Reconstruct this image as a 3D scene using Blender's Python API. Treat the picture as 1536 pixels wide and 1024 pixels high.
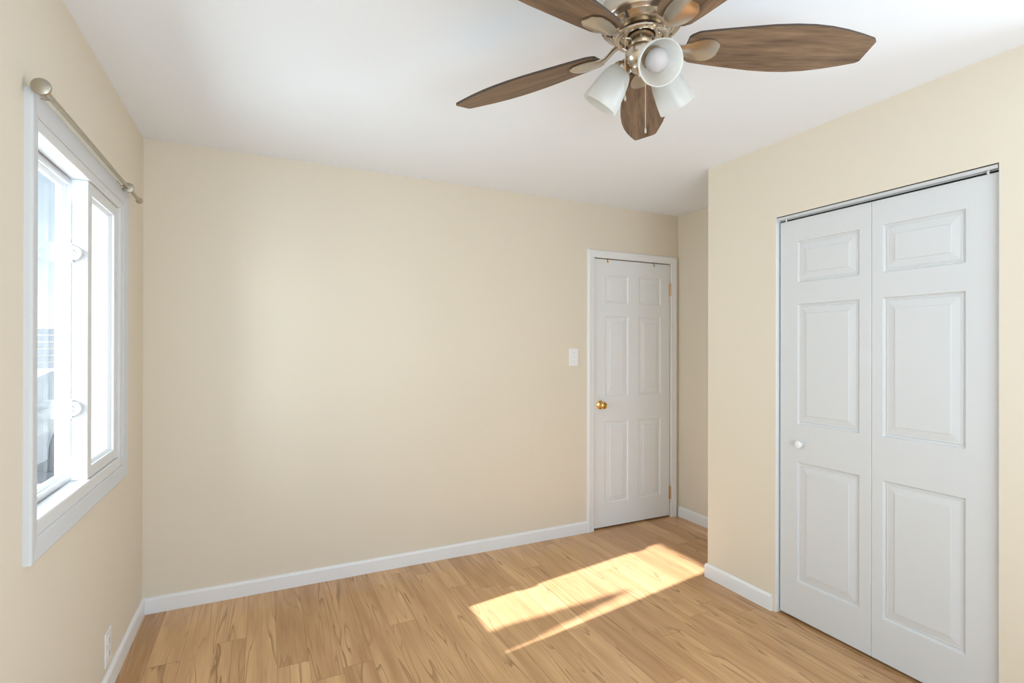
import bpy, bmesh, math, random
from mathutils import Vector, Matrix, Euler

for _o in list(bpy.data.objects):
    bpy.data.objects.remove(_o)
scene = bpy.context.scene
C = scene.collection
R = math.radians
random.seed(4)

# ------------------------------------------------------------------ camera
cam_data = bpy.data.cameras.new('camera')
cam = bpy.data.objects.new('camera', cam_data)
C.objects.link(cam)
cam_data.sensor_width = 36
cam_data.lens = 772.316 * 36 / 1536
cam_data.shift_y = 5.62 / 1536
cam_data.clip_start = 0.02
yaw, pitch, roll = 0.448609, 0.001334, 0.00197
s, c = math.sin(yaw), math.cos(yaw)
R0, F0, U0 = Vector((c, -s, 0)), Vector((s, c, 0)), Vector((0, 0, 1))
Fv = F0 * math.cos(pitch) + U0 * math.sin(pitch)
U1 = U0 * math.cos(pitch) - F0 * math.sin(pitch)
Rv = R0 * math.cos(roll) + U1 * math.sin(roll)
Uv = U1 * math.cos(roll) - R0 * math.sin(roll)
M = Matrix((Rv, Uv, -Fv)).transposed().to_4x4()
M.translation = Vector((0.5607, -3.2007, 1.3791))
cam.matrix_world = M
scene.camera = cam

# ------------------------------------------------------------------ colour management
vs = scene.view_settings
vs.view_transform = 'Standard'
vs.look = 'None'
vs.gamma = 1
vs.use_curve_mapping = False
vs.exposure = 0.05
scene.cycles.max_bounces = 14
scene.cycles.diffuse_bounces = 8
scene.cycles.transparent_max_bounces = 16
scene.cycles.sample_clamp_indirect = 6

# ------------------------------------------------------------------ sky
world = bpy.data.worlds.new('sky')
scene.world = world
world.use_nodes = True
wn = world.node_tree.nodes
wl = world.node_tree.links
bg = wn['Background']
sky = wn.new('ShaderNodeTexSky')
sky.sky_type = 'NISHITA'
sky.sun_disc = False
sky.sun_elevation = R(30)
sky.sun_rotation = R(-98)
sky.air_density = 1.0
sky.dust_density = 0.4
hs = wn.new('ShaderNodeHueSaturation')
hs.inputs['Saturation'].default_value = 0.5
wl.new(sky.outputs[0], hs.inputs['Color'])
wl.new(hs.outputs[0], bg.inputs[0])
bg.inputs[1].default_value = 0.20

# ------------------------------------------------------------------ sun, daylight and added fill
def light(name, kind, loc, direction, power, col, size=None):
    l = bpy.data.lights.new(name, kind)
    l.energy = power
    l.color = col
    if kind == 'AREA':
        l.shape = 'RECTANGLE'
        l.size, l.size_y = size
    o = bpy.data.objects.new(name, l)
    C.objects.link(o)
    o.location = loc
    o.rotation_euler = Vector(direction).to_track_quat('-Z', 'Y').to_euler()
    return o

sun = light('sun', 'SUN', (-6, -1.5, 5), (1, 0.165, -0.585), 20, (1.0, 0.91, 1.0))
sun.data.angle = R(0.6)
# added fill lamps behind camera and in rear corner; daylight for the left window
light('fill_rear', 'AREA', (1.35, -4.30, 1.05), (0.15, 0.85, 0.70), 56, (0.74, 0.89, 1.0), (1.9, 0.9))
light('daylight_left_window', 'AREA', (-0.75, -0.93, 1.42), (1, 0, 0.0), 70, (0.82, 0.93, 1.0), (1.4, 1.4))

light('fill_side', 'AREA', (3.72, -3.42, 1.40), (-1, 0.25, 0.15), 40, (0.72, 0.88, 1.0), (1.05, 1.3))  # added fill for the left wall, out of sight of the closet doors

# ------------------------------------------------------------------ materials
def mat(name, col=(0.8, 0.8, 0.8), rough=0.5, metal=0.0, spec=0.5, bump=None, coat=0.0):
    m = bpy.data.materials.new(name)
    m.use_nodes = True
    b = m.node_tree.nodes['Principled BSDF']
    b.inputs['Base Color'].default_value = (*col, 1)
    b.inputs['Roughness'].default_value = rough
    b.inputs['Metallic'].default_value = metal
    b.inputs['Specular IOR Level'].default_value = spec
    b.inputs['Coat Weight'].default_value = coat
    if bump:
        sc, st, dist = bump
        n = m.node_tree.nodes
        tc = n.new('ShaderNodeTexCoord')
        mp = n.new('ShaderNodeMapping')
        mp.inputs['Scale'].default_value = sc
        no = n.new('ShaderNodeTexNoise')
        no.inputs['Scale'].default_value = 1.0
        no.inputs['Detail'].default_value = 3
        bp = n.new('ShaderNodeBump')
        bp.inputs['Strength'].default_value = st
        bp.inputs['Distance'].default_value = dist
        l = m.node_tree.links
        l.new(tc.outputs['Object'], mp.inputs[0])
        l.new(mp.outputs[0], no.inputs['Vector'])
        l.new(no.outputs[0], bp.inputs['Height'])
        l.new(bp.outputs[0], b.inputs['Normal'])
    return m

WALL = mat('cream_paint', (0.70, 0.635, 0.53), 0.75, spec=0.25, bump=((160, 160, 160), 0.10, 0.002))
CEIL = mat('ceiling_paint', (0.815, 0.85, 0.905), 0.9, spec=0.1, bump=((120, 120, 120), 0.12, 0.002))
TRIM = mat('white_trim_paint', (0.77, 0.78, 0.80), 0.35, spec=0.4)
DOORW_DIM = mat('white_door_paint_dimmed', (0.62, 0.63, 0.642), 0.5, spec=0.25, bump=((260, 260, 14), 0.10, 0.001))  # entry door white, darkened to offset too much light on the closet
DOORW = mat('white_door_paint', (0.74, 0.75, 0.765), 0.5, spec=0.25, bump=((260, 260, 14), 0.08, 0.001))
CASING = mat('window_casing_paint', (0.61, 0.622, 0.645), 0.6, spec=0.2)
VINYL = mat('white_vinyl', (0.67, 0.685, 0.705), 0.28, spec=0.45)
PLASTIC = mat('white_plastic', (0.80, 0.81, 0.82), 0.3)
DARK = mat('dark_slot', (0.03, 0.03, 0.03), 0.6)
GALV = mat('grey_painted_steel', (0.56, 0.565, 0.57), 0.55, metal=0.0)
NICKEL = mat('warm_brushed_nickel', (0.60, 0.52, 0.425), 0.24, metal=1.0, bump=((8, 8, 500), 0.05, 0.0005))
SATIN = mat('satin_nickel_rod', (0.47, 0.43, 0.36), 0.32, metal=1.0)
HINGE = mat('aged_brass', (0.66, 0.50, 0.31), 0.35, metal=1.0)
BRASS = mat('polished_brass', (0.83, 0.53, 0.17), 0.16, metal=1.0)
CHAIN = mat('chain_metal', (0.70, 0.64, 0.54), 0.35, metal=0.8)
BULB = mat('frosted_bulb', (0.48, 0.455, 0.455), 0.6)
BULB.node_tree.nodes['Principled BSDF'].inputs['Subsurface Weight'].default_value = 0.0

def nodes_of(m):
    return m.node_tree.nodes, m.node_tree.links

def glass_mat():
    m = bpy.data.materials.new('window_glass')
    m.use_nodes = True
    n, l = nodes_of(m)
    n.clear()
    out = n.new('ShaderNodeOutputMaterial')
    tr = n.new('ShaderNodeBsdfTransparent')
    tr.inputs[0].default_value = (0.93, 0.96, 0.96, 1)
    gl = n.new('ShaderNodeBsdfGlossy')
    gl.inputs['Roughness'].default_value = 0.0
    lw = n.new('ShaderNodeLayerWeight')
    lw.inputs[0].default_value = 0.5
    p = n.new('ShaderNodeMath'); p.operation = 'POWER'
    p.inputs[1].default_value = 5.0
    l.new(lw.outputs['Facing'], p.inputs[0])
    q = n.new('ShaderNodeMath'); q.operation = 'MULTIPLY_ADD'
    q.inputs[1].default_value = 0.5
    q.inputs[2].default_value = 0.03
    l.new(p.outputs[0], q.inputs[0])
    mx = n.new('ShaderNodeMixShader')
    l.new(q.outputs[0], mx.inputs[0])
    l.new(tr.outputs[0], mx.inputs[1])
    l.new(gl.outputs[0], mx.inputs[2])
    l.new(mx.outputs[0], out.inputs[0])
    return m
GLASS = glass_mat()

def frosted_mat():
    m = bpy.data.materials.new('frosted_shade_glass')
    m.use_nodes = True
    n, l = nodes_of(m)
    n.clear()
    out = n.new('ShaderNodeOutputMaterial')
    d = n.new('ShaderNodeBsdfDiffuse')
    d.inputs[0].default_value = (0.74, 0.75, 0.74, 1)
    t = n.new('ShaderNodeBsdfTranslucent')
    t.inputs[0].default_value = (0.92, 0.92, 0.90, 1)
    tr = n.new('ShaderNodeBsdfTransparent')
    g = n.new('ShaderNodeBsdfGlossy')
    g.inputs['Roughness'].default_value = 0.35
    m1 = n.new('ShaderNodeMixShader'); m1.inputs[0].default_value = 0.62
    m2 = n.new('ShaderNodeMixShader'); m2.inputs[0].default_value = 0.24
    m3 = n.new('ShaderNodeMixShader'); m3.inputs[0].default_value = 0.05
    l.new(d.outputs[0], m1.inputs[1]); l.new(t.outputs[0], m1.inputs[2])
    l.new(m1.outputs[0], m2.inputs[1]); l.new(tr.outputs[0], m2.inputs[2])
    l.new(m2.outputs[0], m3.inputs[1]); l.new(g.outputs[0], m3.inputs[2])
    l.new(m3.outputs[0], out.inputs[0])
    return m
FROST = frosted_mat()

def math_node(n, l, op, a, b=None, cc=None):
    x = n.new('ShaderNodeMath')
    x.operation = op
    for i, v in enumerate((a, b, cc)):
        if v is None:
            continue
        if isinstance(v, (int, float)):
            x.inputs[i].default_value = v
        else:
            l.new(v, x.inputs[i])
    return x.outputs[0]

def floor_mat():
    m = bpy.data.materials.new('laminate_planks')
    m.use_nodes = True
    n, l = nodes_of(m)
    b = n['Principled BSDF']
    mt = lambda op, a, bb=None, cc=None: math_node(n, l, op, a, bb, cc)
    tc = n.new('ShaderNodeTexCoord')
    sp = n.new('ShaderNodeSeparateXYZ')
    l.new(tc.outputs['Object'], sp.inputs[0])
    x, y = sp.outputs[0], sp.outputs[1]
    u = mt('DIVIDE', mt('ADD', x, 0.02), 0.127)
    row = mt('FLOOR', u)
    fu = mt('FRACT', u)
    w1 = n.new('ShaderNodeTexWhiteNoise'); w1.noise_dimensions = '1D'
    l.new(row, w1.inputs['W'])
    v = mt('ADD', mt('DIVIDE', y, 1.22), mt('MULTIPLY', w1.outputs['Value'], 3.0))
    colm = mt('FLOOR', v)
    fv = mt('FRACT', v)
    cid = n.new('ShaderNodeCombineXYZ')
    l.new(row, cid.inputs[0]); l.new(colm, cid.inputs[1])
    w2 = n.new('ShaderNodeTexWhiteNoise'); w2.noise_dimensions = '2D'
    l.new(cid.outputs[0], w2.inputs['Vector'])
    pid = w2.outputs['Value']
    # seams
    e1 = mt('LESS_THAN', mt('MINIMUM', fu, mt('SUBTRACT', 1, fu)), 0.007)
    e2 = mt('LESS_THAN', mt('MINIMUM', fv, mt('SUBTRACT', 1, fv)), 0.0009)
    seam = mt('MAXIMUM', e1, e2)
    # grain: contour lines of a stretched noise
    gv = n.new('ShaderNodeCombineXYZ')
    l.new(mt('MULTIPLY', x, 11.0), gv.inputs[0])
    l.new(mt('MULTIPLY', y, 0.78), gv.inputs[1])
    l.new(mt('MULTIPLY', pid, 60.0), gv.inputs[2])
    ng = n.new('ShaderNodeTexNoise')
    ng.inputs['Scale'].default_value = 1.0
    ng.inputs['Detail'].default_value = 2.5
    ng.inputs['Roughness'].default_value = 0.45
    ng.inputs['Distortion'].default_value = 0.35
    l.new(gv.outputs[0], ng.inputs['Vector'])
    ph = mt('FRACT', mt('MULTIPLY', ng.outputs[0], 9.0))
    line = n.new('ShaderNodeMapRange')
    line.interpolation_type = 'SMOOTHSTEP'
    line.inputs['From Min'].default_value = 0.70
    line.inputs['From Max'].default_value = 0.97
    l.new(ph, line.inputs['Value'])
    drop = mt('LESS_THAN', ph, 0.975)
    lines = mt('MULTIPLY', line.outputs[0], drop)
    # only some grain lines are dark
    pv = n.new('ShaderNodeCombineXYZ')
    l.new(mt('MULTIPLY', x, 16.0), pv.inputs[0])
    l.new(mt('MULTIPLY', y, 1.6), pv.inputs[1])
    l.new(mt('MULTIPLY', pid, 31.0), pv.inputs[2])
    np_ = n.new('ShaderNodeTexNoise')
    np_.inputs['Scale'].default_value = 1.0
    np_.inputs['Detail'].default_value = 2
    l.new(pv.outputs[0], np_.inputs['Vector'])
    pm = n.new('ShaderNodeMapRange')
    pm.interpolation_type = 'SMOOTHSTEP'
    pm.inputs['From Min'].default_value = 0.34
    pm.inputs['From Max'].default_value = 0.68
    l.new(np_.outputs[0], pm.inputs['Value'])
    streak = mt('MULTIPLY', lines, pm.outputs[0])
    # fine fibres
    fvn = n.new('ShaderNodeCombineXYZ')
    l.new(mt('MULTIPLY', x, 190.0), fvn.inputs[0])
    l.new(mt('MULTIPLY', y, 5.0), fvn.inputs[1])
    l.new(mt('MULTIPLY', pid, 17.0), fvn.inputs[2])
    nf = n.new('ShaderNodeTexNoise')
    nf.inputs['Scale'].default_value = 1.0
    nf.inputs['Detail'].default_value = 3
    l.new(fvn.outputs[0], nf.inputs['Vector'])
    # colour: light to mid brown from the broad noise, then fibres, then streaks
    ramp = n.new('ShaderNodeValToRGB')
    ramp.color_ramp.elements[0].position = 0.28
    ramp.color_ramp.elements[0].color = (0.375, 0.192, 0.080, 1)
    ramp.color_ramp.elements[1].position = 0.72
    ramp.color_ramp.elements[1].color = (0.69, 0.430, 0.212, 1)
    tone = mt('ADD', mt('MULTIPLY', np_.outputs[0], 0.55),
              mt('ADD', mt('MULTIPLY', pid, 0.22), mt('MULTIPLY', nf.outputs[0], 0.24)))
    l.new(tone, ramp.inputs[0])
    mx1 = n.new('ShaderNodeMix'); mx1.data_type = 'RGBA'
    l.new(mt('MULTIPLY', streak, 0.70), mx1.inputs[0])
    l.new(ramp.outputs[0], mx1.inputs[6])
    mx1.inputs[7].default_value = (0.20, 0.093, 0.034, 1)
    mx2 = n.new('ShaderNodeMix'); mx2.data_type = 'RGBA'
    l.new(mt('MULTIPLY', seam, 0.55), mx2.inputs[0])
    l.new(mx1.outputs[2], mx2.inputs[6])
    mx2.inputs[7].default_value = (0.12, 0.060, 0.025, 1)
    l.new(mx2.outputs[2], b.inputs['Base Color'])
    b.inputs['Roughness'].default_value = 0.22
    b.inputs['Specular IOR Level'].default_value = 0.5
    bp = n.new('ShaderNodeBump')
    bp.inputs['Strength'].default_value = 0.10
    bp.inputs['Distance'].default_value = 0.001
    l.new(mt('SUBTRACT', mt('MULTIPLY', nf.outputs[0], 0.5), seam), bp.inputs['Height'])
    l.new(bp.outputs[0], b.inputs['Normal'])
    return m
FLOOR = floor_mat()

def blade_mat():
    m = bpy.data.materials.new('weathered_oak_blade')
    m.use_nodes = True
    n, l = nodes_of(m)
    b = n['Principled BSDF']
    tc = n.new('ShaderNodeTexCoord')
    oi = n.new('ShaderNodeObjectInfo')
    def noise(scale, det):
        mp = n.new('ShaderNodeMapping')
        mp.inputs['Scale'].default_value = scale
        l.new(tc.outputs['Object'], mp.inputs[0])
        ad = n.new('ShaderNodeVectorMath'); ad.operation = 'ADD'
        sc = n.new('ShaderNodeVectorMath'); sc.operation = 'SCALE'
        sc.inputs[0].default_value = (13, 7, 29)
        l.new(oi.outputs['Random'], sc.inputs['Scale'])
        l.new(mp.outputs[0], ad.inputs[0]); l.new(sc.outputs[0], ad.inputs[1])
        no = n.new('ShaderNodeTexNoise')
        no.inputs['Scale'].default_value = 1
        no.inputs['Detail'].default_value = det
        no.inputs['Distortion'].default_value = 0.4
        l.new(ad.outputs[0], no.inputs['Vector'])
        return no.outputs[0]
    a = noise((4, 45, 20), 4)
    f = noise((16, 320, 60), 3)
    ml = math_node(n, l, 'ADD', math_node(n, l, 'MULTIPLY', a, 0.6), math_node(n, l, 'MULTIPLY', f, 0.4))
    r = n.new('ShaderNodeValToRGB')
    r.color_ramp.elements[0].position = 0.33
    r.color_ramp.elements[0].color = (0.085, 0.052, 0.032, 1)
    r.color_ramp.elements[1].position = 0.66
    r.color_ramp.elements[1].color = (0.27, 0.172, 0.104, 1)
    l.new(ml, r.inputs[0])
    l.new(r.outputs[0], b.inputs['Base Color'])
    b.inputs['Roughness'].default_value = 0.5
    b.inputs['Specular IOR Level'].default_value = 0.3
    return m
BLADE = blade_mat()
BLADE_EDGE = mat('dark_blade_edge', (0.05, 0.032, 0.022), 0.5)

# ------------------------------------------------------------------ mesh helpers
def obj(name, bm, m, parent=None, smooth=False, recalc=True):
    if recalc:
        bmesh.ops.recalc_face_normals(bm, faces=bm.faces[:])
    me = bpy.data.meshes.new(name)
    bm.to_mesh(me)
    bm.free()
    for mm in (m if isinstance(m, (list, tuple)) else [m]):
        me.materials.append(mm)
    if smooth:
        me.shade_smooth()
        me.set_sharp_from_angle(angle=R(38))
    o = bpy.data.objects.new(name, me)
    C.objects.link(o)
    if parent is not None:
        hang(o, parent)
    return o

def hang(o, parent):
    o.parent = parent
    w = Matrix.Identity(4)
    p = parent
    chain = []
    while p is not None:
        chain.append(p)
        p = p.parent
    for p in reversed(chain):
        w = w @ p.matrix_parent_inverse @ p.matrix_basis
    o.matrix_parent_inverse = w.inverted()

def tag(o, label, cat, group=None, kind=None):
    o['label'] = label
    o['category'] = cat
    if group:
        o['group'] = group
    if kind:
        o['kind'] = kind
    return o

def empty(name, loc, label, cat, kind=None, group=None):
    o = bpy.data.objects.new(name, None)
    o.empty_display_size = 0.05
    C.objects.link(o)
    o.location = loc
    return tag(o, label, cat, group, kind)

def box(bm, x0, x1, y0, y1, z0, z1, bev=0.0, seg=2):
    t = bmesh.new()
    bmesh.ops.create_cube(t, size=1)
    for v in t.verts:
        v.co = Vector(((x0 + x1) / 2 + v.co.x * (x1 - x0), (y0 + y1) / 2 + v.co.y * (y1 - y0), (z0 + z1) / 2 + v.co.z * (z1 - z0)))
    if bev:
        bmesh.ops.bevel(t, geom=t.edges[:], offset=bev, segments=seg, profile=0.5, affect='EDGES')
    merge(bm, t)
    return bm

def merge(bm, t, mx=None):
    if mx is not None:
        t.transform(mx)
    me = bpy.data.meshes.new('tmp')
    t.to_mesh(me)
    t.free()
    bm.from_mesh(me)
    bpy.data.meshes.remove(me)

def newbox(*a, **k):
    return box(bmesh.new(), *a, **k)

def lathe(bm, prof, seg=40, mx=None, cap=True):
    """profile of (radius, height) turned about the local Z axis"""
    t = bmesh.new()
    rings = []
    for r, z in prof:
        if r < 1e-6:
            rings.append([t.verts.new((0, 0, z))])
        else:
            rings.append([t.verts.new((r * math.cos(2 * math.pi * k / seg), r * math.sin(2 * math.pi * k / seg), z)) for k in range(seg)])
    for a, b in zip(rings, rings[1:]):
        for k in range(seg):
            k2 = (k + 1) % seg
            if len(a) == 1 and len(b) == 1:
                continue
            if len(a) == 1:
                t.faces.new((a[0], b[k], b[k2]))
            elif len(b) == 1:
                t.faces.new((a[k], a[k2], b[0]))
            else:
                t.faces.new((a[k], a[k2], b[k2], b[k]))
    if cap:
        for rg in (rings[0], rings[-1]):
            if len(rg) > 1:
                t.faces.new(rg)
    merge(bm, t, mx)
    return bm

def tube(bm, pts, rad, seg=12):
    pts = [Vector(p) for p in pts]
    rads = rad if isinstance(rad, (list, tuple)) else [rad] * len(pts)
    t = bmesh.new()
    rings = []
    ref = None
    for i, p in enumerate(pts):
        d = (pts[min(i + 1, len(pts) - 1)] - pts[max(i - 1, 0)]).normalized()
        if ref is None:
            ref = Vector((0, 0, 1)) if abs(d.z) < 0.9 else Vector((1, 0, 0))
        a = d.cross(ref).normalized()
        b = a.cross(d).normalized()
        ref = b
        rings.append([t.verts.new(p + (a * math.cos(2 * math.pi * k / seg) + b * math.sin(2 * math.pi * k / seg)) * rads[i]) for k in range(seg)])
    for a, b in zip(rings, rings[1:]):
        for k in range(seg):
            t.faces.new((a[k], a[(k + 1) % seg], b[(k + 1) % seg], b[k]))
    t.faces.new(rings[0]); t.faces.new(rings[-1])
    merge(bm, t)
    return bm

def loft(bm, sections, closed_ends=True):
    t = bmesh.new()
    rs = [[t.verts.new(p) for p in sct] for sct in sections]
    k = len(rs[0])
    for a, b in zip(rs, rs[1:]):
        for i in range(k):
            t.faces.new((a[i], a[(i + 1) % k], b[(i + 1) % k], b[i]))
    if closed_ends:
        t.faces.new(rs[0]); t.faces.new(rs[-1])
    merge(bm, t)
    return bm

def frame(bm, u0, u1, v0, v1, prof, fn, sides='LBRT'):
    """mitred frame round the rectangle; prof is a closed list of (outward distance, height)"""
    corners = [(u0, v1, -1, 1), (u0, v0, -1, -1), (u1, v0, 1, -1), (u1, v1, 1, 1)]
    secs = [[fn(u + du * d, v + dv * d, h) for d, h in prof] for u, v, du, dv in corners]
    order = {'L': (0, 1), 'B': (1, 2), 'R': (2, 3), 'T': (3, 0)}
    for q in sides:
        a, b = order[q]
        loft(bm, [secs[a], secs[b]], closed_ends=(len(sides) < 4))
    bmesh.ops.remove_doubles(bm, verts=bm.verts[:], dist=1e-5)
    return bm

PANEL_PROF = [(0.0, 0.0), (0.0025, -0.007), (0.008, -0.0115), (0.012, -0.0115), (0.0150, -0.0075), (0.019, -0.0085), (0.047, -0.0040), (0.0485, -0.0008)]
PANEL_SOFT = [(d, h * 0.62) for d, h in PANEL_PROF]
PANEL_MID = [(d, h * 0.8) for d, h in PANEL_PROF]
def panel_slab(bm, W, H, panels, T, fn, prof=PANEL_PROF):
    """moulded panel door leaf; fn maps (u, v, height of the face) to the room"""
    e = 0.0025
    us = sorted({e, W - e, *[p[0] for p in panels], *[p[1] for p in panels]})
    vs_ = sorted({e, H - e, *[p[2] for p in panels], *[p[3] for p in panels]})
    t = bmesh.new()
    quad = lambda *ps: t.faces.new([t.verts.new(fn(*p)) for p in ps])
    for u0, u1 in zip(us, us[1:]):
        for v0, v1 in zip(vs_, vs_[1:]):
            cu, cv = (u0 + u1) / 2, (v0 + v1) / 2
            if any(p[0] < cu < p[1] and p[2] < cv < p[3] for p in panels):
                continue
            quad((u0, v0, 0), (u1, v0, 0), (u1, v1, 0), (u0, v1, 0))
    for u0, u1, v0, v1 in panels:
        rings = [[(u0 + d, v0 + d, h), (u1 - d, v0 + d, h), (u1 - d, v1 - d, h), (u0 + d, v1 - d, h)] for d, h in prof]
        for a, b in zip(rings, rings[1:]):
            for k in range(4):
                quad(a[k], a[(k + 1) % 4], b[(k + 1) % 4], b[k])
        quad(*rings[-1])
    a = [(e, e, 0), (W - e, e, 0), (W - e, H - e, 0), (e, H - e, 0)]
    b = [(0, 0, -e), (W, 0, -e), (W, H, -e), (0, H, -e)]
    c_ = [(0, 0, -T), (W, 0, -T), (W, H, -T), (0, H, -T)]
    for k in range(4):
        quad(a[k], a[(k + 1) % 4], b[(k + 1) % 4], b[k])
        quad(b[k], b[(k + 1) % 4], c_[(k + 1) % 4], c_[k])
    quad(*c_)
    # split the long edges of the plain cells so that the surface is one shell
    bmesh.ops.remove_doubles(t, verts=t.verts[:], dist=1e-5)
    merge(bm, t)
    return bm

# ------------------------------------------------------------------ room dimensions (metres)
H = 2.44
XC = 2.9562            # face of the closet wall
XA = 3.6046            # face of the alcove wall
YB = -0.9315           # outer corner of the closet
YR = -4.20             # wall behind the camera
def struct(o, label, cat):
    return tag(o, label, cat, kind='structure')

fl = obj('floor', newbox(-0.0, XA + 0.0, YR, 0.15, -0.06, 0.0), FLOOR)
struct(fl, 'honey brown wood plank laminate floor', 'floor')
struct(obj('ceiling', newbox(-0.16, XA + 0.1, YR - 0.1, 0.13, H, H + 0.1), CEIL), 'smooth white ceiling above the fan', 'ceiling')

# left wall with the window opening
WY0, WY1, WZ0, WZ1 = -1.440, -0.4545, 0.8545, 2.0095     # rough opening
b = bmesh.new()
box(b, -0.16, 0, YR - 0.1, WY0, -0.06, H)
box(b, -0.16, 0, WY1, 0.13, -0.06, H)
box(b, -0.16, 0, WY0, WY1, -0.06, WZ0)
box(b, -0.16, 0, WY0, WY1, WZ1, H)
struct(obj('wall_left', b, WALL), 'cream painted wall holding the white sliding window', 'wall')

# back wall with the door opening
DX0, DX1, DZ = 2.7812, 3.5231, 2.0366
b = bmesh.new()
box(b, 0, DX0 - 0.004, 0, 0.13, -0.06, H)
box(b, DX1 + 0.004, XA, 0, 0.13, -0.06, H)
box(b, DX0 - 0.004, DX1 + 0.004, 0, 0.13, DZ + 0.006, H)
box(b, DX0 - 0.06, DX1 + 0.06, 0.13, 0.15, -0.06, DZ + 0.06)
struct(obj('wall_back', b, WALL), 'long cream painted wall with the light switch and entry door', 'wall')

b = bmesh.new()
box(b, XA, XA + 0.1, YR - 0.1, -4.00, -0.06, H)
box(b, XA, XA + 0.1, -2.84, 0.13, -0.06, H)
box(b, XA, XA + 0.1, -4.00, -2.84, -0.06, 0.70)  # opening added for the side fill lamp
box(b, XA, XA + 0.1, -4.00, -2.84, 2.10, H)
struct(obj('wall_alcove', b, WALL), 'narrow cream wall right of the entry door', 'wall')

# closet wall with the bifold opening and its return
CY0, CY1, CZ = -1.3830, -2.2870, 2.0474
b = bmesh.new()
box(b, XC, XC + 0.1, CY0, YB, 0, H)
box(b, XC, XC + 0.1, -2.62, CY1, 0, H)
box(b, XC + 0.1, XA, -2.62, -2.52, 0, H)
box(b, XC, XC + 0.1, CY1, CY0, CZ, H)
box(b, XC + 0.1, XA, YB - 0.1, YB, 0, H)
bmesh.ops.remove_doubles(b, verts=b.verts[:], dist=1e-5)
struct(obj('wall_right', b, WALL), 'cream closet wall jutting out around the white bifold doors', 'wall')

# wall behind the camera, with an opening added for the rear fill lamp
b = bmesh.new()
box(b, -0.0, 0.30, YR - 0.1, YR, -0.06, H)
box(b, 2.60, XA, YR - 0.1, YR, -0.06, H)
box(b, 0.30, 2.60, YR - 0.1, YR, -0.06, 0.55)
box(b, 0.30, 2.60, YR - 0.1, YR, 2.25, H)
struct(obj('wall_front', b, WALL), 'cream wall behind the viewer with a wide opening added for fill light', 'wall')

# ------------------------------------------------------------------ baseboards
BH, BT = 0.082, 0.0136
BPROF = [(0, 0), (BT, 0), (BT, BH - 0.014), (BT - 0.002, BH - 0.007), (BT - 0.006, BH - 0.002), (0.004, BH), (0, BH)]   # (out of the wall, up)
def run(bm, a, bb, out, ma=0, mb=0):
    """baseboard from a to bb; out is the way it faces; ma, mb mitre its ends (+1 outer corner, -1 inner corner)"""
    a, bb, out = Vector((*a, 0)), Vector((*bb, 0)), Vector((*out, 0))
    d = (bb - a).normalized()
    loft(bm, [[a + out * t - d * t * ma + Vector((0, 0, z)) for t, z in BPROF],
              [bb + out * t + d * t * mb + Vector((0, 0, z)) for t, z in BPROF]])
    return bm
struct(obj('baseboard_left', run(bmesh.new(), (0, YR), (0, 0), (1, 0), 0, -1), TRIM), 'white baseboard under the window wall', 'baseboard')
struct(obj('baseboard_back', run(bmesh.new(), (0, 0), (DX0 - 0.058, 0), (0, -1), -1, 0), TRIM), 'long white baseboard left of the entry door', 'baseboard')
struct(obj('baseboard_alcove', run(bmesh.new(), (XA, -0.018), (XA, YB), (-1, 0), 0, -1), TRIM), 'short white baseboard right of the entry door', 'baseboard')
b = run(bmesh.new(), (XC, -1.366), (XC, YB), (-1, 0), 0, 1)
run(b, (XC, YB), (XA, YB), (0, 1), 1, -1)
struct(obj('baseboard_right', b, TRIM), 'white baseboard around the closet corner', 'baseboard')

# ------------------------------------------------------------------ entry door
fnd = lambda u, v, h: Vector((DX0 + u, 0.004 - h, 0.012 + v))
dW, dH = DX1 - DX0, DZ - 0.012
door1 = empty('door_1', ((DX0 + DX1) / 2, 0.02, 0.0), 'white six panel entry door with brass knob, closed in the back wall', 'door', kind='structure')
pu = [(0.104, 0.322), (0.425, 0.645)]
pv = [(0.178, 0.795), (0.987, 1.597), (1.696, 1.906)]
b = panel_slab(bmesh.new(), dW, dH, [(a0, a1, c0, c1) for a0, a1 in pu for c0, c1 in pv], 0.036, fnd, PANEL_SOFT)
obj('door_slab', b, DOORW, door1)
# brass knob
kx, kz = DX0 + 0.058, 0.937
toY = Matrix.Translation((kx, 0.004, kz)) @ Matrix.Rotation(R(90), 4, 'X')     # local +Z points to -Y, into the room
b = lathe(bmesh.new(), [(0, 0), (0.033, 0), (0.033, 0.003), (0.029, 0.007), (0.016, 0.010), (0.0115, 0.014)], 36, toY)
rose = obj('knob_rose', b, BRASS, door1, smooth=True)
b = lathe(bmesh.new(), [(0.010, 0.010), (0.010, 0.026), (0.014, 0.030), (0.023, 0.036), (0.0275, 0.045), (0.0275, 0.052), (0.024, 0.060), (0.017, 0.063), (0.016, 0.0615), (0.008, 0.0620), (0.007, 0.0635), (0, 0.0635)], 36, toY)
obj('door_knob', b, BRASS, door1, smooth=True)
# hinges with knuckles
for z in (0.196, 1.836):
    b = bmesh.new()
    for k in range(5):
        z0 = z - 0.050 + k * 0.0202
        lathe(b, [(0, 0), (0.0065, 0), (0.0065, 0.0188), (0, 0.0188)], 16, Matrix.Translation((DX1 + 0.002, -0.004, z0)))
    lathe(b, [(0, 0), (0.004, 0), (0.005, 0.003), (0, 0.006)], 12, Matrix.Translation((DX1 + 0.002, -0.004, z + 0.051)))
    box(b, DX1 - 0.010, DX1 + 0.014, 0.0006, 0.0035, z - 0.05, z + 0.05)
    obj('hinge', b, HINGE, door1, smooth=True)

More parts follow.
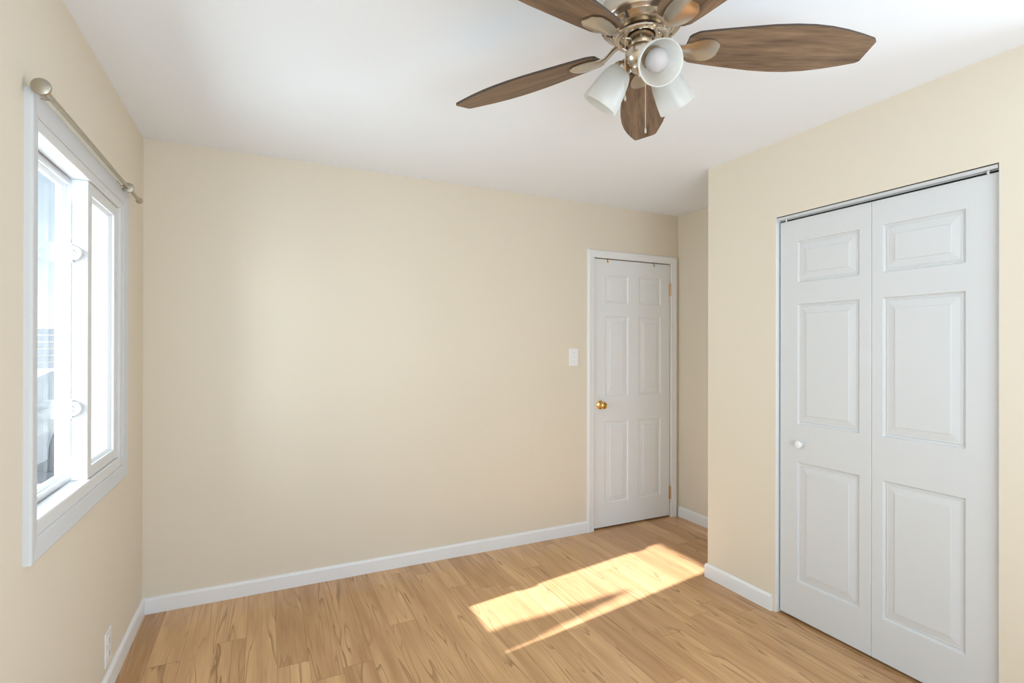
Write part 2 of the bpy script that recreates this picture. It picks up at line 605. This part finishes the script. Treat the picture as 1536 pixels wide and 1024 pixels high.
# casing of the entry door
CASE = [(0, 0), (0, 0.009), (0.006, 0.0125), (0.014, 0.0115), (0.034, 0.0150), (0.046, 0.0180), (0.052, 0.0165), (0.056, 0.010), (0.056, 0)]
b = frame(bmesh.new(), DX0 - 0.004, DX1 + 0.004, 0.0, DZ + 0.006, CASE, lambda u, v, h: Vector((u, -h, v)), sides='LRT')
for v in b.verts:
    if v.co.z < 0:
        v.co.z = 0.0
struct(obj('trim_1', b, TRIM, smooth=True), 'white moulded casing around the entry door', 'door casing')

# two small hooks on top of the entry door
for i, (hx, m_, lab) in enumerate(((2.905, BRASS, 'tiny brass hook on the top edge of the entry door, nearer the knob side'),
                                  (3.354, SATIN, 'tiny grey hook on the top edge of the entry door, nearer the hinge side'))):
    b = bmesh.new()
    box(b, hx - 0.005, hx + 0.005, 0.0012, 0.0040, DZ - 0.022, DZ + 0.0015, 0.0008)
    box(b, hx - 0.005, hx + 0.005, 0.0012, 0.030, DZ + 0.0002, DZ + 0.0026, 0.0005)
    tube(b, [(hx, 0.003, DZ - 0.020), (hx, -0.004, DZ - 0.026), (hx, -0.010, DZ - 0.022), (hx, -0.011, DZ - 0.014)], 0.0022, 8)
    tag(obj('door_hook', b, m_, smooth=True), lab, 'hook')

# ------------------------------------------------------------------ closet bifold doors
XD = 2.976
door2 = empty('door_2', (XD, (CY0 + CY1) / 2, 0.0), 'pair of white moulded bifold closet doors, closed', 'door', kind='structure')
pv2 = [(0.187, 0.788), (0.977, 1.580), (1.688, 1.895)]
leaves = [(-1.3945, -1.8395), (-1.8405, -2.2850)]
pans = [((-1.490, -1.790),), ((-1.886, -2.180),)]
ztop = 2.0195
for (ya, yb), ((pa, pb),) in zip(leaves, pans):
    fn = lambda u, v, h, ya=ya: Vector((XD - h, ya - u, 0.012 + v))
    b = panel_slab(bmesh.new(), ya - yb, ztop - 0.012, [(ya - pa, ya - pb, c0, c1) for c0, c1 in pv2], 0.034, fn, PANEL_MID)
    leaf = obj('door_leaf', b, DOORW_DIM, door2)
    if ya > -1.5:
        b = lathe(bmesh.new(), [(0, -0.001), (0.010, -0.001), (0.0085, 0.006), (0.0095, 0.012), (0.0165, 0.017), (0.0185, 0.022), (0.0175, 0.027), (0.011, 0.0295), (0, 0.0300)], 32,
                  Matrix.Translation((XD, -1.512, 0.892)) @ Matrix.Rotation(R(-90), 4, 'Y'))
        kn = obj('door_knob', b, PLASTIC, leaf, smooth=True)
        kn['label'] = 'small round white knob'
# track, pivots
b = bmesh.new()
box(b, XC + 0.004, XC + 0.008, CY1 + 0.006, CY0 - 0.006, CZ - 0.018, CZ - 0.001)
box(b, XC + 0.004, XC + 0.040, CY1 + 0.006, CY0 - 0.006, CZ - 0.004, CZ - 0.001)
box(b, XC + 0.036, XC + 0.040, CY1 + 0.006, CY0 - 0.006, CZ - 0.018, CZ - 0.001)
obj('track', b, GALV, door2)
for y in (-1.425, -2.245):
    b = lathe(bmesh.new(), [(0, 0), (0.0045, 0), (0.0045, 0.022), (0, 0.022)], 12, Matrix.Translation((XD + 0.006, y, ztop - 0.001)))
    obj('pivot_pin', b, PLASTIC, door2, smooth=True)
# thin painted jamb lining
b = bmesh.new()
box(b, XC + 0.001, XC + 0.099, CY0 - 0.003, CY0 - 0.0002, 0, CZ - 0.0005)
box(b, XC + 0.001, XC + 0.099, CY1 + 0.0002, CY1 + 0.0012, 0, CZ - 0.0005)
struct(obj('trim_3', b, TRIM), 'thin white jamb lining of the closet opening', 'door jamb')

# ------------------------------------------------------------------ window on the left wall
fw = lambda u, v, h: Vector((h, u, v))                     # (along the wall, up, into the room)
WCASE = [(0, 0.0), (0, 0.010), (0.005, 0.0125), (0.012, 0.0135), (0.045, 0.0175), (0.052, 0.0185), (0.056, 0.0170), (0.057, 0.012), (0.057, 0.0)]
b = frame(bmesh.new(), -1.398, -0.458, 0.862, 1.992, WCASE, fw)
struct(obj('trim_2', b, CASING), 'white moulded casing framing the left wall window', 'window casing')

win = empty('window_1', (-0.05, -0.93, 0.86), 'white vinyl horizontal sliding window with two sashes on the left wall', 'window', kind='structure')
OY0, OY1, OZ0, OZ1 = -1.392, -0.502, 0.902, 1.962          # clear opening inside the vinyl frame
FRP = [(0.028, -0.105), (0.028, -0.050), (0, -0.050), (0, 0.004), (0.004, 0.007), (0.040, 0.007), (0.0465, 0.004), (0.0465, -0.105)]
b = frame(bmesh.new(), OY0, OY1, OZ0, OZ1, FRP, fw)
obj('window_frame', b, VINYL, win)

def sash(y0, y1, z0, z1, xo, xi, stile, rail, name):
    """sash between xo (outside) and xi (room side); glass sits in the middle with a sloped bead"""
    gx = (xo + xi) / 2 - 0.003
    hy0, hy1, hz0, hz1 = y0 + stile, y1 - stile, z0 + rail, z1 - rail
    bm = bmesh.new()
    t = bmesh.new()
    def ring(dy, dz, x):
        return [fw(hy0 - dy, hz0 - dz, x), fw(hy1 + dy, hz0 - dz, x), fw(hy1 + dy, hz1 + dz, x), fw(hy0 - dy, hz1 + dz, x)]
    rings = [ring(-0.010, -0.010, gx + 0.0005), ring(-0.009, -0.009, gx + 0.004), ring(-0.002, -0.002, xi - 0.011), ring(0.0, 0.0, xi - 0.010), ring(0.0, 0.0, xi - 0.003), ring(0.003, 0.003, xi),
             ring(stile - 0.002, rail - 0.002, xi), ring(stile, rail, xi - 0.002), ring(stile, rail, xo), ring(0, 0, xo), ring(-0.010, -0.010, gx - 0.0055)]
    vr = [[t.verts.new(p) for p in r] for r in rings]
    vr.append(vr[0])
    for a, bb in zip(vr, vr[1:]):
        for k in range(4):
            t.faces.new((a[k], a[(k + 1) % 4], bb[(k + 1) % 4], bb[k]))
    merge(bm, t)
    so = obj('sash', bm, VINYL, win)
    g = obj('glass_pane', newbox(gx - 0.004, gx - 0.001, hy0 - 0.002, hy1 + 0.002, hz0 - 0.002, hz1 + 0.002), GLASS, so)
    return so
s_out = sash(OY0 - 0.027, -0.860, OZ0 - 0.027, OZ1 + 0.027, -0.098, -0.056, 0.030, 0.046, 'sash')
s_in = sash(-0.905, OY1 - 0.001, OZ0 + 0.001, OZ1 - 0.001, -0.046, -0.002, 0.046, 0.040, 'sash')
# meeting rail cap of the inner sash, with screw heads
b = bmesh.new()
for z in (OZ0 + 0.035, OZ0 + 0.060, OZ1 - 0.035, OZ1 - 0.060):
    lathe(b, [(0, 0), (0.0028, 0), (0.0022, 0.001), (0, 0.001)], 10, Matrix.Translation((-0.016, -0.905, z)) @ Matrix.Rotation(R(90), 4, 'X'))
obj('screw', b, GALV, s_in)
# two locks on the side face of the inner sash
for z in (1.700, 1.157):
    bb = newbox(-0.0720, -0.0400, -0.926, -0.9052, z - 0.033, z + 0.033, 0.002)
    lk = obj('window_lock', bb, VINYL, win)
    b = lathe(bmesh.new(), [(0, -0.004), (0.024, -0.004), (0.025, 0.0), (0.025, 0.010), (0.0225, 0.0135), (0.013, 0.0135), (0.011, 0.007), (0.006, 0.006), (0.005, 0.012), (0, 0.012)], 28,
              Matrix.Translation((-0.0385, -0.913, z)) @ Matrix.Rotation(R(90), 4, 'X'))
    obj('thumb_wheel', b, VINYL, lk, smooth=True)

# ------------------------------------------------------------------ curtain rod
RX, RZ = 0.040, 2.046
rod = empty('curtain_rod', (0.0, -0.95, RZ), 'thin brushed nickel curtain rod above the window casing', 'curtain rod')
b = tube(bmesh.new(), [(RX, -1.452, RZ), (RX, -0.370, RZ)], 0.0072, 14)
obj('rod', b, SATIN, rod, smooth=True)
for y in (-1.402, -0.530):
    b = lathe(bmesh.new(), [(0, 0), (0.024, 0), (0.024, 0.003), (0.018, 0.008), (0.009, 0.013), (0.007, 0.020), (0.007, 0.034), (0, 0.034)], 28,
              Matrix.Translation((0.0005 if y > -1 else 0.0005, y, RZ)) @ Matrix.Rotation(R(90), 4, 'Y'))
    if y > -1:
      lathe(b, [(0.0072, -0.006), (0.016, -0.008), (0.0205, -0.005), (0.0215, 0), (0.0195, 0.006), (0.0072, 0.009)], 28,
          Matrix.Translation((RX, y, RZ)) @ Matrix.Rotation(R(90), 4, 'X'))
    obj('bracket', b, SATIN, rod, smooth=True)
FIN = [(0, 0.0), (0.0075, 0.0), (0.0075, 0.010), (0.006, 0.016), (0.010, 0.026), (0.0175, 0.036), (0.0195, 0.044), (0.018, 0.050), (0.010, 0.056), (0, 0.058)]
b = lathe(bmesh.new(), [(r * 1.15, z * 0.62) for r, z in FIN], 28, Matrix.Translation((RX, -1.448, RZ)) @ Matrix.Rotation(R(90), 4, 'X'))
obj('finial', b, SATIN, rod, smooth=True)
b = lathe(bmesh.new(), [(0, 0), (0.0075, 0), (0.0075, 0.008), (0.0062, 0.014), (0.0070, 0.040), (0.0130, 0.056), (0.0145, 0.062), (0.010, 0.068), (0, 0.069)], 24, Matrix.Translation((RX, -0.375, RZ)) @ Matrix.Rotation(R(-90), 4, 'X'))
obj('finial', b, SATIN, rod, smooth=True)

# ------------------------------------------------------------------ light switch and outlet
sw = empty('light_switch', (2.6015, 0, 1.2975), 'white toggle light switch on the back wall left of the entry door', 'light switch')
b = newbox(2.563, 2.640, -0.006, 0.0, 1.234, 1.361, 0.0025)
obj('cover_plate', b, PLASTIC, sw)
b = newbox(2.5955, 2.6075, -0.0075, -0.0055, 1.284, 1.311, 0.0006)
box(b, 2.5975, 2.6055, -0.0165, -0.006, 1.2985, 1.3065, 0.0012)
obj('toggle', b, PLASTIC, sw)
for z in (1.264, 1.331):
    b = lathe(bmesh.new(), [(0, 0), (0.0036, 0), (0.003, 0.0014), (0, 0.0016)], 14, Matrix.Translation((2.6015, -0.0058, z)) @ Matrix.Rotation(R(90), 4, 'X'))
    obj('screw', b, GALV, sw)
ot = empty('wall_outlet', (0, -0.655, 0.185), 'white electrical outlet low on the left wall just above the baseboard', 'outlet')
b = newbox(0.0, 0.006, -0.697, -0.613, 0.112, 0.248, 0.0025)
obj('cover_plate', b, PLASTIC, ot)
for z in (0.155, 0.205):
    b = newbox(0.005, 0.0078, -0.672, -0.638, z - 0.015, z + 0.015, 0.0012)
    so = obj('socket', b, PLASTIC, ot)
    b = bmesh.new()
    for yy in (-0.6615, -0.6485):
        box(b, 0.0074, 0.0080, yy - 0.0012, yy + 0.0012, z - 0.002, z + 0.008)
    lathe(b, [(0, 0), (0.0022, 0), (0.0022, 0.0006), (0, 0.0006)], 10, Matrix.Translation((0.0074, -0.655, z - 0.008)) @ Matrix.Rotation(R(90), 4, 'Y'))
    obj('slot', b, DARK, so)

# ------------------------------------------------------------------ ceiling fan
FX, FY = 1.528, -2.037
fan = empty('ceiling_fan', (FX, FY, H), 'five blade brown wood and brushed nickel ceiling fan with three frosted light shades', 'ceiling fan')
T = lambda x, y, z: Matrix.Translation((x, y, z))
FA = T(FX, FY, 0)
b = lathe(bmesh.new(), [(0, H - 0.0005), (0.088, H - 0.0005), (0.090, 2.428), (0.084, 2.412), (0.082, 2.395), (0.086, 2.380), (0.100, 2.362), (0.112, 2.345), (0.117, 2.325), (0.118, 2.305), (0.116, 2.296), (0.113, 2.291),
                       (0.110, 2.293), (0.106, 2.290), (0.101, 2.2835), (0.098, 2.2855), (0.094, 2.2840), (0.086, 2.2765), (0.083, 2.2785), (0.078, 2.2770), (0.068, 2.2700), (0.060, 2.2685), (0, 2.2685)], 72, FA)
motor = obj('motor_housing', b, NICKEL, fan, smooth=True)
b = bmesh.new()
for k in range(5):                                        # cooling slots round the bowl of the motor
    a = R(62 + 72 * k)
    mx = FA @ Matrix.Rotation(a, 4, 'Z') @ T(0.0925, 0, 2.2822) @ Matrix.Rotation(R(-32), 4, 'Y')
    t = bmesh.new()
    box(t, -0.012, 0.012, -0.0032, 0.0032, -0.0015, 0.0015, 0.0008)
    merge(b, t, mx)
vent = obj('vent_slot', b, DARK, motor)
b = lathe(bmesh.new(), [(0, 2.269), (0.040, 2.269), (0.040, 2.262), (0.044, 2.2605), (0.070, 2.2605), (0.074, 2.259), (0.075, 2.256), (0.074, 2.2525), (0.070, 2.251), (0.061, 2.251), (0.0595, 2.2525), (0.0585, 2.2590)], 64, FA, cap=False)
fly = obj('flywheel', b, NICKEL, fan, smooth=True)
b = lathe(bmesh.new(), [(0, 2.2655), (0.0582, 2.2655), (0.0584, 2.2590), (0.0584, 2.2540)], 64, FA, cap=False)
obj('recess_plate', b, mat('dark_bronze', (0.16, 0.125, 0.085), 0.4, metal=1.0), fly, smooth=True)
for k in range(5):
    a = R(48.08 + 36 + 72 * k)
    b = lathe(bmesh.new(), [(0, 0.003), (0.0035, 0.003), (0.0045, 0.0), (0.003, -0.0025), (0, -0.003)], 14, T(FX + 0.052 * math.cos(a), FY + 0.052 * math.sin(a), 2.256))
    obj('screw', b, SATIN, fly, smooth=True)
# switch housing: neck, ball and cap of the light kit
b = lathe(bmesh.new(), [(0, 2.262), (0.036, 2.262), (0.036, 2.229), (0.040, 2.226), (0.044, 2.218), (0.0455, 2.208), (0.0445, 2.197), (0.040, 2.187), (0.033, 2.179), (0.028, 2.176), (0.027, 2.168), (0.022, 2.163), (0.010, 2.159), (0.008, 2.152), (0.005, 2.147), (0, 2.146)], 56, FA)
obj('switch_housing', b, NICKEL, fan, smooth=True)

# blades and their brackets
OUT = [(0.128, 0.034), (0.133, 0.042), (0.150, 0.0525), (0.155, 0.054), (0.200, 0.0615), (0.240, 0.067), (0.290, 0.0735), (0.350, 0.081), (0.410, 0.0845), (0.460, 0.084), (0.510, 0.079), (0.560, 0.0695), (0.610, 0.0565), (0.650, 0.0440), (0.656, 0.0400), (0.660, 0.0350)]
def blade_mesh():
    bm = bmesh.new()
    pts = [(r, w) for r, w in OUT] + [(r, -w) for r, w in reversed(OUT)]
    th = 0.0034
    t = bmesh.new()
    bot = [t.verts.new((r, w, -th)) for r, w in pts]
    top = [t.verts.new((r, w, th)) for r, w in pts]
    t.faces.new(bot); t.faces.new(top)
    k = len(pts)
    for i in range(k):
        f = t.faces.new((bot[i], bot[(i + 1) % k], top[(i + 1) % k], top[i]))
        f.material_index = 1
    merge(bm, t)
    return bm
PIT = R(-13.1)
def bracket_mesh():
    bm = bmesh.new()
    # (radius, height, half width, half thickness, share of the blade's pitch)
    S = [(0.058, 2.2560, 0.0120, 0.0042, 0), (0.070, 2.2555, 0.0120, 0.0044, 0), (0.083, 2.2500, 0.0105, 0.0046, 0.1), (0.096, 2.2400, 0.0102, 0.0048, 0.3), (0.109, 2.2310, 0.0118, 0.0048, 0.6), (0.122, 2.2265, 0.0170, 0.0046, 0.85),
         (0.136, 2.2262, 0.0260, 0.0044, 1), (0.152, 2.2262, 0.0335, 0.0042, 1), (0.168, 2.2262, 0.0375, 0.0040, 1), (0.184, 2.2262, 0.0385, 0.0038, 1), (0.200, 2.2264, 0.0370, 0.0034, 1), (0.214, 2.2268, 0.0270, 0.0028, 1), (0.221, 2.2272, 0.0180, 0.0020, 1)]
    secs = []
    for r, z, w, th, sh in S:
        p = PIT * sh
        sec = []
        for yy, zz in ((-w, th * 0.5), (-w, -th * 0.35), (-w * 0.62, -th * 0.95), (-w * 0.10, -th * 1.30), (w * 0.10, -th * 1.30), (w * 0.62, -th * 0.95), (w, -th * 0.35), (w, th * 0.5)):
            sec.append(Vector((r, yy * math.cos(p) - zz * math.sin(p), z - 2.235 + yy * math.sin(p) + zz * math.cos(p))))
        secs.append(sec)
    loft(bm, secs)
    return bm
bl0 = br0 = None
for k in range(5):
    a = R(48.08 + 72 * k + (0.8 if k == 0 else 0))
    if bl0 is None:
        bl0 = obj('blade', blade_mesh(), [BLADE, BLADE_EDGE], None)
        br0 = obj('blade_bracket', bracket_mesh(), NICKEL, None, smooth=True)
        br0.data.set_sharp_from_angle(angle=R(17))
        bl, br = bl0, br0
    else:
        bl, br = bl0.copy(), br0.copy()
        C.objects.link(bl); C.objects.link(br)
    for o, e in ((bl, (PIT, 0, a)), (br, (0, 0, a))):
        o.parent = fan
        o.location = (0, 0, 2.235 - H)
        o.rotation_euler = e

# light arms, sockets, shades, bulbs
SH = [(0.0240, 0.0), (0.0290, 0.002), (0.0335, 0.007), (0.0380, 0.016), (0.0420, 0.028), (0.0460, 0.045), (0.0495, 0.065), (0.0530, 0.088), (0.0555, 0.112)]
def shade_bm(mx):
    inner = [(r - 0.0028, z) for r, z in reversed(SH)]
    prof = SH + [(0.0552, 0.1128)] + inner
    return lathe(bmesh.new(), prof + [SH[0]], 56, mx, cap=False)
LK = Vector((FX + 0.0081, FY - 0.0039, 0))                # the light kit hangs a touch off the motor's axis
for az, tau, nz, nr in ((127, R(54), 2.184, 0.0665), (244, R(36), 2.160, 0.078), (7, R(47), 2.184, 0.0665)):
    a = R(az)
    e = Vector((math.cos(a), math.sin(a), 0))
    ctr = LK
    axis = (e * math.cos(tau) + Vector((0, 0, -math.sin(tau)))).normalized()
    neck = ctr + e * nr + Vector((0, 0, nz))       # where the shade starts
    q = axis.to_track_quat('Z', 'Y').to_matrix().to_4x4()
    mx = Matrix.Translation(neck) @ q
    p0 = ctr + e * 0.026 + Vector((0, 0, 2.196))
    b = tube(bmesh.new(), [p0, ctr + e * 0.044 + Vector((0, 0, 2.206)), ctr + e * 0.056 + Vector((0, 0, 2.203)), neck - axis * 0.012], [0.0105, 0.010, 0.0105, 0.012], 16)
    arm = obj('light_arm', b, NICKEL, fan, smooth=True)
    b = lathe(bmesh.new(), [(0, -0.022), (0.010, -0.021), (0.019, -0.016), (0.0255, -0.007), (0.0285, 0.003), (0.0292, 0.009), (0.0282, 0.010), (0.0272, 0.004), (0.018, 0.001), (0.018, 0.020), (0, 0.020)], 36, mx)
    obj('socket', b, NICKEL, arm, smooth=True)
    sh = obj('lamp_shade', shade_bm(mx), FROST, fan, smooth=True)
    b = lathe(bmesh.new(), [(0, 0.018), (0.013, 0.018), (0.014, 0.030), (0.020, 0.042), (0.0275, 0.056), (0.0300, 0.068), (0.0280, 0.081), (0.021, 0.091), (0.011, 0.0965), (0, 0.098)], 32, mx)
    obj('light_bulb', b, BULB, sh, smooth=True)

# pull chains, made of small beads on a thin wire
for (x, y, z1, z0) in ((FX - 0.0506, FY + 0.0077, 2.246, 2.082), (FX + 0.0125, FY - 0.004, 2.150, 1.998)):
    b = tube(bmesh.new(), [(x, y, z1), (x, y, z0)], 0.0007, 6)
    zz = z1
    while zz > z0:
        t = bmesh.new()
        bmesh.ops.create_icosphere(t, subdivisions=1, radius=0.0014)
        merge(b, t, T(x, y, zz))
        zz -= 0.0042
    if z1 > 2.2:
        tube(b, [(FX - 0.033, FY + 0.004, z1 + 0.004), (x, y, z1 + 0.003), (x, y, z1 - 0.004)], 0.0022, 8)
    lathe(b, [(0, -0.012), (0.0028, -0.010), (0.0032, -0.002), (0.0018, 0.003), (0, 0.003)], 12, T(x, y, z0))
    obj('pull_chain', b, CHAIN, fan, smooth=True)

# ------------------------------------------------------------------ outdoors: view through the window and unseen sun blockers
CONC = mat('pale_concrete', (0.34, 0.34, 0.33), 0.9, bump=((9, 9, 9), 0.2, 0.01))
SIDING = mat('pale_siding', (0.20, 0.222, 0.205), 0.8)
FENCEM = mat('pale_blue_grey_boards', (0.30, 0.35, 0.38), 0.8)
CARP = mat('white_car_paint', (0.78, 0.80, 0.82), 0.25, coat=0.5)
CARG = mat('car_glass', (0.10, 0.14, 0.17), 0.06)
RUBBER = mat('tyre_rubber', (0.03, 0.03, 0.03), 0.8)
LEAF = mat('conifer_green', (0.06, 0.12, 0.05), 0.8, bump=((30, 30, 30), 1.0, 0.05))
BARK = mat('bark', (0.12, 0.08, 0.05), 0.9)
GZ = -0.5
gr = obj('ground', newbox(-40, -0.16, -30, 60, GZ - 0.2, GZ), CONC)
struct(gr, 'pale concrete driveway outside the window', 'ground')

def siding_wall(bm, x0, x1, y, z0, z1, step=0.14):
    z = z0
    while z < z1:
        zt = min(z + step, z1)
        loft(bm, [[Vector((x, y, z)), Vector((x, y - 0.018, z)), Vector((x, y - 0.004, zt)), Vector((x, y, zt))] for x in (x0, x1)])
        z += step
    return bm
b = newbox(-1.25, -0.16, 4.02, 4.4, GZ, 3.2)
siding_wall(b, -1.25, -0.16, 4.02, GZ, 3.2)
struct(obj('wall_exterior', b, SIDING), 'pale green grey siding of the house wing outside the right window pane', 'exterior wall')

fence = empty('board_fence', (-5, 14, GZ), 'pale blue grey horizontal board fence beyond the driveway, seen through the left pane', 'fence')
b = bmesh.new()
for k in range(13):
    box(b, -9, -1.4, 14.0, 14.025, GZ + 0.05 + k * 0.175, GZ + 0.05 + k * 0.175 + 0.15, 0.003, 1)
obj('fence_boards', b, FENCEM, fence)
for k in range(5):
    obj('fence_post', newbox(-8.9 + 1.85 * k, -8.8 + 1.85 * k, 14.026, 14.12, GZ, GZ + 2.4, 0.004, 1), FENCEM, fence)

# white car parked along the driveway, tail towards the window
car = empty('parked_car', (-3.1, 8.0, GZ), 'white car parked on the driveway, seen through the left window pane', 'car')
def car_body():
    bm = bmesh.new()
    L = [(-2.15, 0.42, 0.78), (-2.20, 0.62, 0.84), (-2.12, 0.88, 0.86), (-1.80, 0.95, 0.87), (0.9, 0.94, 0.88), (1.6, 0.88, 0.86), (2.10, 0.74, 0.80), (2.18, 0.52, 0.76)]
    secs = []
    for y, zt, w in L:
        secs.append([Vector((-w, y, 0.24)), Vector((-w - 0.02, y, 0.24 + (zt - 0.24) * 0.6)), Vector((-w + 0.06, y, zt)), Vector((0, y, zt + 0.03)), Vector((w - 0.06, y, zt)), Vector((w + 0.02, y, 0.24 + (zt - 0.24) * 0.6)), Vector((w, y, 0.24))])
    loft(bm, secs)
    K = [(-1.95, 0.93, 0.76), (-1.15, 1.40, 0.60), (-0.6, 1.46, 0.60), (0.1, 1.45, 0.60), (1.05, 0.92, 0.76)]
    loft(bm, [[Vector((-0.78, y, 0.90)), Vector((-w, y, z)), Vector((0, y, z + 0.025)), Vector((w, y, z)), Vector((0.78, y, 0.90))] for y, z, w in K])
    bm.transform(T(-3.1, 8.0, GZ))
    return bm
obj('car_body', car_body(), CARP, car)
def car_pane(pts):
    bm = bmesh.new()
    P = [Vector(p) for p in pts]
    nrm = (P[1] - P[0]).cross(P[2] - P[0]).normalized()
    if nrm.z < 0:
        nrm = -nrm
    loft(bm, [[p - nrm * 0.01 for p in P], [p + nrm * 0.008 for p in P]])
    bm.transform(T(-3.1, 8.0, GZ))
    return bm
obj('rear_window', car_pane([(-0.62, -1.84, 1.00), (0.62, -1.84, 1.00), (0.54, -1.24, 1.352), (-0.54, -1.24, 1.352)]), CARG, car)
obj('windscreen', car_pane([(-0.66, 0.95, 0.98), (0.66, 0.95, 0.98), (0.54, 0.20, 1.40), (-0.54, 0.20, 1.40)]), CARG, car)
for sx in (-1, 1):
    for yy in (-1.35, 1.35):
        b = lathe(bmesh.new(), [(0, -0.1), (0.20, -0.1), (0.31, -0.09), (0.32, 0), (0.31, 0.09), (0.20, 0.1), (0, 0.1)], 32, T(-3.1 + sx * 0.80, 8.0 + yy, GZ + 0.32) @ Matrix.Rotation(R(90), 4, 'Y'))
        obj('wheel', b, RUBBER, car, smooth=True)

# unseen house, added so its edge keeps sun off the window's right half
nb = empty('sun_blocker_house', (-7, 0.9, GZ), 'unseen pale house added to keep sun off the right window pane', 'house')
HX = -4.0
yedge = -0.905 - 0.165 * (-HX) + 0.022
obj('blocker_wall', newbox(HX - 5, HX, yedge, yedge + 4.5, GZ, 5.0), SIDING, nb)
b = loft(bmesh.new(), [[Vector((HX - 5.3, y, 4.95)), Vector((HX - 2.5, y, 6.4)), Vector((HX + 0.3, y, 4.95)), Vector((HX + 0.3, y, 5.05)), Vector((HX - 2.5, y, 6.55)), Vector((HX - 5.3, y, 5.05))] for y in (yedge, yedge + 4.7)])
obj('blocker_roof', b, mat('grey_shingles', (0.25, 0.25, 0.26), 0.9), nb)

# slender conifer added out of view; its tip throws the wedge of shadow
apex = (-2.6, -1.690, 2.97)
hgt = apex[2] - GZ
cf = empty('blocker', (apex[0], apex[1], GZ), 'slender conifer added out of view to cast the wedge of shadow', 'tree')
prof = [(0.0, hgt)]
n_t = 18
for i in range(1, n_t + 1):
    f = i / n_t
    rr = 0.012 + 0.175 * f * hgt * 0.86                    # half width
    prof += [(rr, hgt * (1 - 0.86 * f) + 0.012), (rr * 0.84, hgt * (1 - 0.86 * f))]
prof.append((0, hgt * 0.15))
obj('foliage', lathe(bmesh.new(), prof, 24, T(apex[0], apex[1], GZ)), LEAF, cf)
obj('trunk', lathe(bmesh.new(), [(0, 0), (0.07, 0), (0.05, hgt * 0.3), (0, hgt * 0.3)], 14, T(apex[0], apex[1], GZ)), BARK, cf, smooth=True)

# unseen awning, added to cut off the far end of the sun patch
aw = empty('sun_blocker_awning', (-0.16, -0.93, 2.7), 'unseen sloping awning added over the left window to cut the sun', 'awning')
b = loft(bmesh.new(), [[Vector((-0.161, y, 2.78)), Vector((-1.17, y, 2.46)), Vector((-1.17, y, 2.48)), Vector((-0.161, y, 2.80))] for y in (-1.85, -0.30)])
obj('blocker_panel', b, SIDING, aw)
for y in (-1.80, -0.35):
    obj('blocker_arm', tube(bmesh.new(), [(-0.161, y, 2.36), (-1.14, y, 2.46)], 0.011, 10), GALV, aw, smooth=True)
